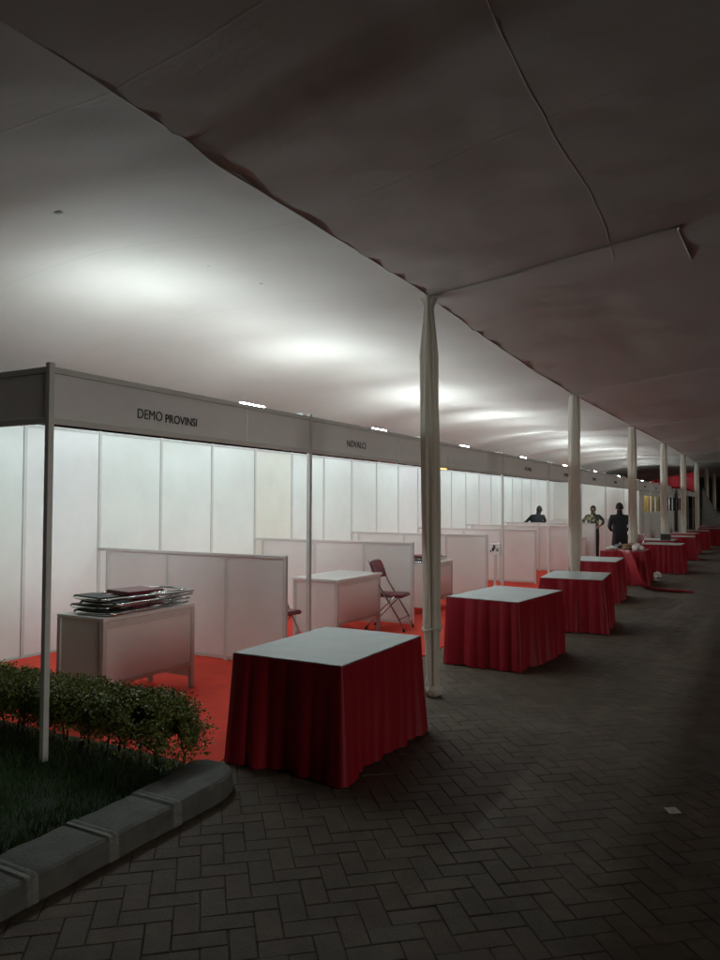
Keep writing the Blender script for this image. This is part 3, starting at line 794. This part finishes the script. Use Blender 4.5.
for (x, y, s) in ((-4.05, 3.2, .045), (-3.9, 4.5, .016), (-3.75, 5.0, .028)):
    def marks(m):
        n = 7; pts = []
        for q in range(n):
            an = 2*pi*q/n; px = x+s*cos(an)*(.9+.3*noise.noise(Vector((q, x, 0)))); py = y+s*.35*sin(an); 
            pts.append(m.vert((px-PX, py-5.85, ceil_z(px, py, prof_l)-.006)))
        m.face(pts)
    one('torn_mark', marks, M['dark'], can)


# wrapped tent poles
def pole(i, y, xb, label, knot=.62, w=.085):
    zt = joint_z(y)
    t = empty('draped_pole', (PX, y, 0), 0, label, 'tent pole', 'fabric wrapped tent poles')
    one('steel_pole', lambda m: m.tube([(xb, 0, 0), (0, 0, zt-.03)], .024, 10), M['alu'], t, smooth=True)
    def dr(m):
        N = 44; rg = random.Random(i); rows = []; NZ = 40
        for j in range(NZ+1):
            s = j/NZ; z = .02+(zt-.02-.02)*s
            if i == 0:
                if z < knot-.04: r = .042+.02*(z/knot)**1.5+(.03*math.exp(-((z-.04)/.06)**2))
                elif z < knot+.08: r = .060+.010*math.exp(-((z-knot+.03)/.05)**2)
                elif z < 2.9: r = .062+.012*sin((z-.7)*1.1)
                else: r = .074-.045*((z-2.9)/(zt-2.9))
                if z > zt-.08: r += .05*((z-zt+.08)/.08)
            else:
                if z < 1.05: r = .04+(w-.03)*(z/1.05)**1.3
                elif z < 2.7: r = w
                else: r = w-.02*((z-2.7)/(zt-2.7))**2
            row = []
            for k in range(N):
                a = 2*pi*k/N
                fa = .17 if i == 0 else .07; fold = fa*sin(a*7+.8*sin(z*1.3)+i)+fa*.7*sin(a*11+z*.7+i*2)+.10*noise.noise(Vector((cos(a)*1.5, sin(a)*1.5, z*1.2+i*7)))
                rr = r*(1+fold)
                cx = xb*(1-z/zt)
                row.append(m.vert((cx+rr*cos(a), rr*sin(a), z)))
            rows.append(row)
        for j in range(NZ):
            for k in range(N): m.face((rows[j][k], rows[j][(k+1)%N], rows[j+1][(k+1)%N], rows[j+1][k]))
        m.face(rows[0][::-1])
    one('drape', dr, M['drape'], t, smooth=True)
    if i == 0:
        one('tie', lambda m: m.tube([(xb*.8+.078*cos(a*pi/8), .078*sin(a*pi/8), .575+.012*sin(a)) for a in range(17)], .012, 6), M['drape'], t, smooth=True)
        def bag(m):
            bm = bmesh.new(); bmesh.ops.create_icosphere(bm, subdivisions=3, radius=1)
            for v in bm.verts:
                n = 1+.2*noise.noise(v.co*2.5); v.co = Vector((v.co.x*.072*n+xb+.008, v.co.y*.072*n, max(0, v.co.z*.06*n+.055)))
            m.add_bm(bm)
        one('foot_wrap', bag, M['drape'], t, smooth=True)
pole(0, 5.86, .045, 'nearest draped tent pole, tied low, beside the nearest red table')
lab = ['second draped tent pole, wide and pale, behind the third red table', 'third draped tent pole, right of the man in black', 'fourth draped tent pole, beside the window booths',
       'fifth draped tent pole down the row', 'sixth draped tent pole down the row', 'seventh draped tent pole near the dark end', 'last draped tent pole at the dark end']
for i in range(7): pole(i+1, 5.86+5.5*(i+1), 0, lab[i], w=.088)

# ------------------------------------------------------------------ lamps
lamp0 = empty('tube_lamp', (-4.7, 4.35, 2.65), 0, '', 'lamp', 'lit tube lamps over the booths')
one('batten', lambda m: m.box(-.011, .011, -.62, .62, -.075, -.045, .003), M['batten'], lamp0)
for sy in (-1, 1): one('end_cap', lambda m: m.box(-.016, .016, sy*.585-.015, sy*.585+.015, -.044, .018, .003), M['batten'], lamp0)
one('tube', lambda m: m.tube([(0, -.569, 0), (0, .569, 0)], .017, 10), M['tube'], lamp0, smooth=40)
one('stem', lambda m: m.box(-.012, .012, -.012, .012, -.109, -.076), M['alu_l'], lamp0)
one('cross_bar', lambda m: m.box(XB+4.7+.08, XF+4.7-.11, -.015, .015, -.14, -.11), M['alu_l'], lamp0)
LY = [4.6, 6.0, 7.4, 8.8, 10.6, 12.0, 14.0, 15.5, 17.6, 19.2, 21.3, 23.0, 25.2, 27.1, 29.5, 32.5, 34.9]
ll = ['nearest lit tube lamp peeking over the fascia of the first booth', 'second lit tube lamp, also over the first booth but nearer its far post']
words = ['third', 'fourth', 'fifth', 'sixth', 'seventh', 'eighth', 'ninth', 'tenth', 'eleventh', 'twelfth', 'thirteenth', 'fourteenth', 'fifteenth', 'sixteenth']
ll += ['%s lit tube lamp counted from the hedge, behind the fascia' % q for q in words] + ['last lit tube lamp, over the window booths at the far end']
for i, y in enumerate(LY):
    l = lamp0 if i == 0 else copy_tree(lamp0)
    l.location = (-4.7+(.09 if i % 2 else -.05), y, 2.65); l['label'] = ll[i]
    if i % 2: l.scale.y = .36; l.location.z = 2.643

# ------------------------------------------------------------------ behind the row
o = one('red_banner', lambda m: m.box(-.02, .02, -.55, .55, 2.3, 2.82), M['redfab']); o.location = (-8.5, 16.7, 0); tag(o, 'strip of red banner glimpsed above the back wall', 'banner')
o2 = one('banner_pole', lambda m: (m.tube([(.03, -.5, 0), (.03, -.5, 2.8)], .02, 6), m.tube([(.03, .5, 0), (.03, .5, 2.8)], .02, 6)), M['alu'], o)
yl = empty('yellow_lamp', (-8.5, 20.4, 0), 0, 'small yellow glowing lamp glimpsed above the back wall', 'lamp')
one('lamp_pole', lambda m: m.tube([(0, 0, 0), (0, 0, 2.62)], .02, 6), M['dark'], yl)
one('globe', lambda m: m.ell((0, 0, 2.73), (.12, .12, .12)), M['yellow'], yl, smooth=True)

# far end: red valance, tarp
def val(m):
    P = [(-7.6, 2.62, 2.75), (-4.97, 2.72, 2.55), (-4.2, 2.95, 2.48), (-3.45, 3.05, 2.43), (-2.9, 3.2, 2.24), (-2.3, 3.3, 2.4)]
    N = 60; prev = None
    for i in range(N+1):
        x = -5.3+2.4*i/N
        zt = lerp_prof([(p[0], p[1]) for p in P], x); zb = lerp_prof([(p[0], p[2]-(.0 if p[0] < -5 else .05)) for p in P], x)
        yy = 37+.05*sin(x*9)
        r = [m.vert((x, yy, zt)), m.vert((x, yy+.02, (zt+zb)/2)), m.vert((x, yy, min(zt-.02, zb)))]
        if prev: m.face((prev[0], prev[1], r[1], r[0])); m.face((prev[1], prev[2], r[2], r[1]))
        prev = r
o = one('red_valance', val, M['redfab'], smooth=True); o.modifiers.new('s', 'SOLIDIFY').thickness = .01
tag(o, 'deep red cloth valance hanging at the far end above the fascia', 'valance')
def tarp(m):
    N = 24; g = []
    for j in range(N+1):
        g.append([])
        for i in range(N+1):
            x = -2.75+2.6*i/N; s = i/N; y = 38.0+1.6*j/N
            z = 2.3*math.exp(-s*3.2)*(1-.15*abs(j/N-.5))+.10*noise.noise(Vector((x*2, y*2, 0)))+.25
            if i == N: z = 0
            g[-1].append(m.vert((x, y, max(0, z))))
    for j in range(N):
        for i in range(N): m.face((g[j][i], g[j][i+1], g[j+1][i+1], g[j+1][i]))
    for j in (0, N):
        lo = [m.vert((m.v[q][0], m.v[q][1], 0)) for q in g[j]]
        for i in range(N): m.face((g[j][i], lo[i], lo[i+1], g[j][i+1]))
    lo = [m.vert((m.v[g[j][0]][0], m.v[g[j][0]][1], 0)) for j in range(N+1)]
    for j in range(N): m.face((g[j][0], g[j+1][0], lo[j+1], lo[j]))
tag(one('grey_tarp', tarp, M['tarp'], smooth=True), 'grey tarpaulin heaped over gear at the dark far end', 'tarpaulin')

# ------------------------------------------------------------------ people
def person(loc, rz, J, zones, label, hairmat, cut):
    """J: joints; body grown as one skin surface"""
    t = empty('person', loc, rz, label, 'person')
    names = list(J); idx = {n: i for i, n in enumerate(names)}
    edges = [('pel', 'waist'), ('waist', 'chest'), ('chest', 'neck0'), ('neck0', 'neck'), ('neck', 'head0'), ('head0', 'head1'), ('head1', 'head2')]
    for s in 'LR':
        edges += [('chest', 'sh'+s), ('sh'+s, 'el'+s), ('el'+s, 'wr'+s), ('wr'+s, 'ha'+s), ('pel', 'hip'+s), ('hip'+s, 'kn'+s), ('kn'+s, 'an'+s), ('an'+s, 'to'+s)]
    me = bpy.data.meshes.new('b'); me.from_pydata([J[n][0] for n in names], [(idx[a], idx[b]) for a, b in edges], [])
    o = bpy.data.objects.new('b', me); C.objects.link(o)
    sk_ = o.modifiers.new('skin', 'SKIN')
    sv = me.skin_vertices[0].data
    for n in names:
        r = J[n][1]; sv[idx[n]].radius = r if isinstance(r, tuple) else (r, r)
    sv[idx['pel']].use_root = True
    sub = o.modifiers.new('sub', 'SUBSURF'); sub.levels = 2; sub.render_levels = 2
    dg = bpy.context.evaluated_depsgraph_get(); me2 = bpy.data.meshes.new_from_object(o.evaluated_get(dg)); bpy.data.objects.remove(o)
    me2.name = 'body'; me2.materials.clear()
    for z_ in zones['mats']: me2.materials.append(z_)
    for p in me2.polygons:
        p.use_smooth = True; p.material_index = zones['fn'](p.center)
    ob = bpy.data.objects.new('body', me2); C.objects.link(ob); ob.parent = t
    hc = Vector(J['head1'][0])
    # fingers, nose, ears added to a face/hand detail part of the body mesh
    bm = bmesh.new(); bm.from_mesh(me2)
    mb = MB(); mb.cur = zones['skin']
    for s in 'LR':
        wv = Vector(J['wr'+s][0]); hv = Vector(J['ha'+s][0]); d = (hv-wv).normalized(); side = d.cross(Vector((1, 0, 0)))
        if side.length < .2: side = d.cross(Vector((0, 1, 0)))
        side.normalize(); nrm = d.cross(side)
        for q in range(4):
            b0 = hv+side*(.024-.016*q); L = (.065, .075, .07, .055)[q]
            mb.tube([b0-d*.01, b0+d*L*.5+nrm*.008, b0+d*L+nrm*.025], [.0095, .0085, .006], 6)
        b0 = wv+(hv-wv)*.45+side*.03; mb.tube([b0, b0+side*.025+d*.02, b0+side*.035+d*.05], [.011, .01, .007], 6)
    n = zones.get('face', Vector((0, 1, 0)))
    lat = n.cross(Vector((0, 0, 1)))
    mb.tube([hc+n*.085+Vector((0,0,.02)), hc+n*.105-Vector((0,0,.018))], [.006, .014], 6)
    for s in (-1, 1): mb.ell(hc+lat*s*.078, (.015, .02, .03), 8, 6)
    off = len(bm.verts); vs = [bm.verts.new(v) for v in mb.v]; 
    for f in mb.f:
        try:
            nf = bm.faces.new([vs[q] for q in f]); nf.material_index = zones['skin']; nf.smooth = True
        except ValueError: pass
    bm.to_mesh(me2); bm.free()
    def eyes(m):
        for s in (-1, 1): m.ell(hc+n*.082+lat*s*.032+Vector((0,0,.022)), (.012, .012, .007), 8, 6)
    one('eyes', eyes, M['ink'], t, smooth=True)
    one('mouth', lambda m: m.ell(hc+n*.082-Vector((0,0,.05)), (.022, .012, .005), 8, 6), M['burg'], t, smooth=True)
    def hr(m):
        bm = bmesh.new(); bmesh.ops.create_uvsphere(bm, u_segments=20, v_segments=14, radius=1)
        for v in bm.verts:
            c = v.co.copy(); f = c.dot(n)
            low = -.05 - .75*max(0, -f) if f < .35 else .45
            v.co = hc+Vector((0, 0, .025))+Vector((c.x*.081, c.y*.096 if abs(n.y) > .5 else c.y*.081, c.z*.108)) if c.z > low else hc+Vector((c.x*.06, c.y*.07, max(c.z, low)*.10))
        m.add_bm(bm)
    one('hair', hr, hairmat, t, smooth=True)
    return t
def base_joints(H_=1.72):
    J = {'pel': ((0, 0, .95), (.15, .11)), 'waist': ((0, 0, 1.10), (.16, .12)), 'chest': ((0, 0, 1.33), (.165, .115)), 'neck0': ((0, 0, 1.45), (.085, .07)), 'neck': ((0, .01, 1.485), (.070, .068)),
         'head0': ((0, .02, 1.535), (.064, .075)), 'head1': ((0, .02, 1.61), (.074, .090)), 'head2': ((0, .01, 1.68), (.055, .066))}
    for s, k in (('L', -1), ('R', 1)):
        J['sh'+s] = ((k*.185, 0, 1.40), .062); J['el'+s] = ((k*.26, -.02, 1.12), .046); J['wr'+s] = ((k*.25, .08, .88), .030); J['ha'+s] = ((k*.25, .12, .80), (.034, .018))
        J['hip'+s] = ((k*.10, 0, .88), .092); J['kn'+s] = ((k*.115, .01, .48), .062); J['an'+s] = ((k*.12, -.02, .09), .045); J['to'+s] = ((k*.14, .13, .035), (.042, .032))
    for n, (p, r) in list(J.items()): J[n] = (tuple(c*H_/1.74 for c in p), r)
    return J
# man in black, back to the camera, hands joined in front
J = base_joints(1.68)
for s, k in (('L', -1), ('R', 1)):
    J['el'+s] = ((k*.235, -.04, 1.12), .052); J['wr'+s] = ((k*.17, .15, 1.03), .032); J['ha'+s] = ((k*.09, .22, 1.02), (.034, .02))
    J['kn'+s] = ((k*.13, .01, .49), .07); J['an'+s] = ((k*.15, -.02, .09), .05)
def z_black(c): return 1 if (c.z > 1.50 or (c.y > .13 and c.z > .9 and abs(c.x) < .16)) else (2 if c.z < .09 else 0)
person((-3.02, 17.85, .012), R(18), J, {'mats': [M['blackcloth'], M['skin_d'], M['shoe']], 'fn': z_black, 'skin': 1}, 'person in black shirt and trousers standing with back turned, behind the littered table', M['hair'], 0)
# man in patterned shirt facing the aisle, hands on the divider
J = base_joints(1.60)
for s, k in (('L', -1), ('R', 1)):
    J['el'+s] = ((k*.31, -.05, 1.13), .048); J['wr'+s] = ((k*.22, .15, 1.16-.14), .032); J['ha'+s] = ((k*.15, .19, .99), (.034, .02))
def z_batik(c): return 1 if (c.z > 1.475 or (c.y > .12 and abs(c.x) < .25 and .9 < c.z < 1.1)) else (3 if c.z < .09 else (2 if c.z < .90 else 0))
person((-4.55, 22.45, .012), R(170+15), J, {'mats': [M['batik'], M['skin'], M['blackcloth'], M['shoe']], 'fn': z_batik, 'skin': 1}, 'person in olive patterned shirt facing the aisle behind the white divider', M['hair'], 0)
# person leaning to the side, dark clothes
J = base_joints(1.58)
for n in ('waist', 'chest', 'neck0', 'neck', 'head0', 'head1', 'head2', 'shL', 'shR'):
    p, r = J[n]; k = (p[2]-.9); J[n] = ((p[0]+k*.26, p[1]+k*.12, p[2]+.0), r)
J['elL'] = ((-.24, .10, 1.10), .046); J['wrL'] = ((-.40, .22, 1.01), .03); J['haL'] = ((-.47, .27, 1.01), (.034, .02))
J['elR'] = ((.32, .05, 1.12), .046); J['wrR'] = ((.22, .22, 1.10), .03); J['haR'] = ((.16, .27, 1.10), (.034, .02))
def z_lean(c): return 1 if (c.z > 1.47 or c.x < -.30 and c.z < 1.07 or (c.y > .2 and c.z > 1.0 and c.x > .1 and c.z < 1.2)) else (2 if c.z < .09 else 0)
person((-6.10, 21.7, .012), R(20), J, {'mats': [M['blackcloth'], M['skin_d'], M['shoe']], 'fn': z_lean, 'skin': 1}, 'person in dark clothes leaning sideways over the far divider', M['hair'], 0)
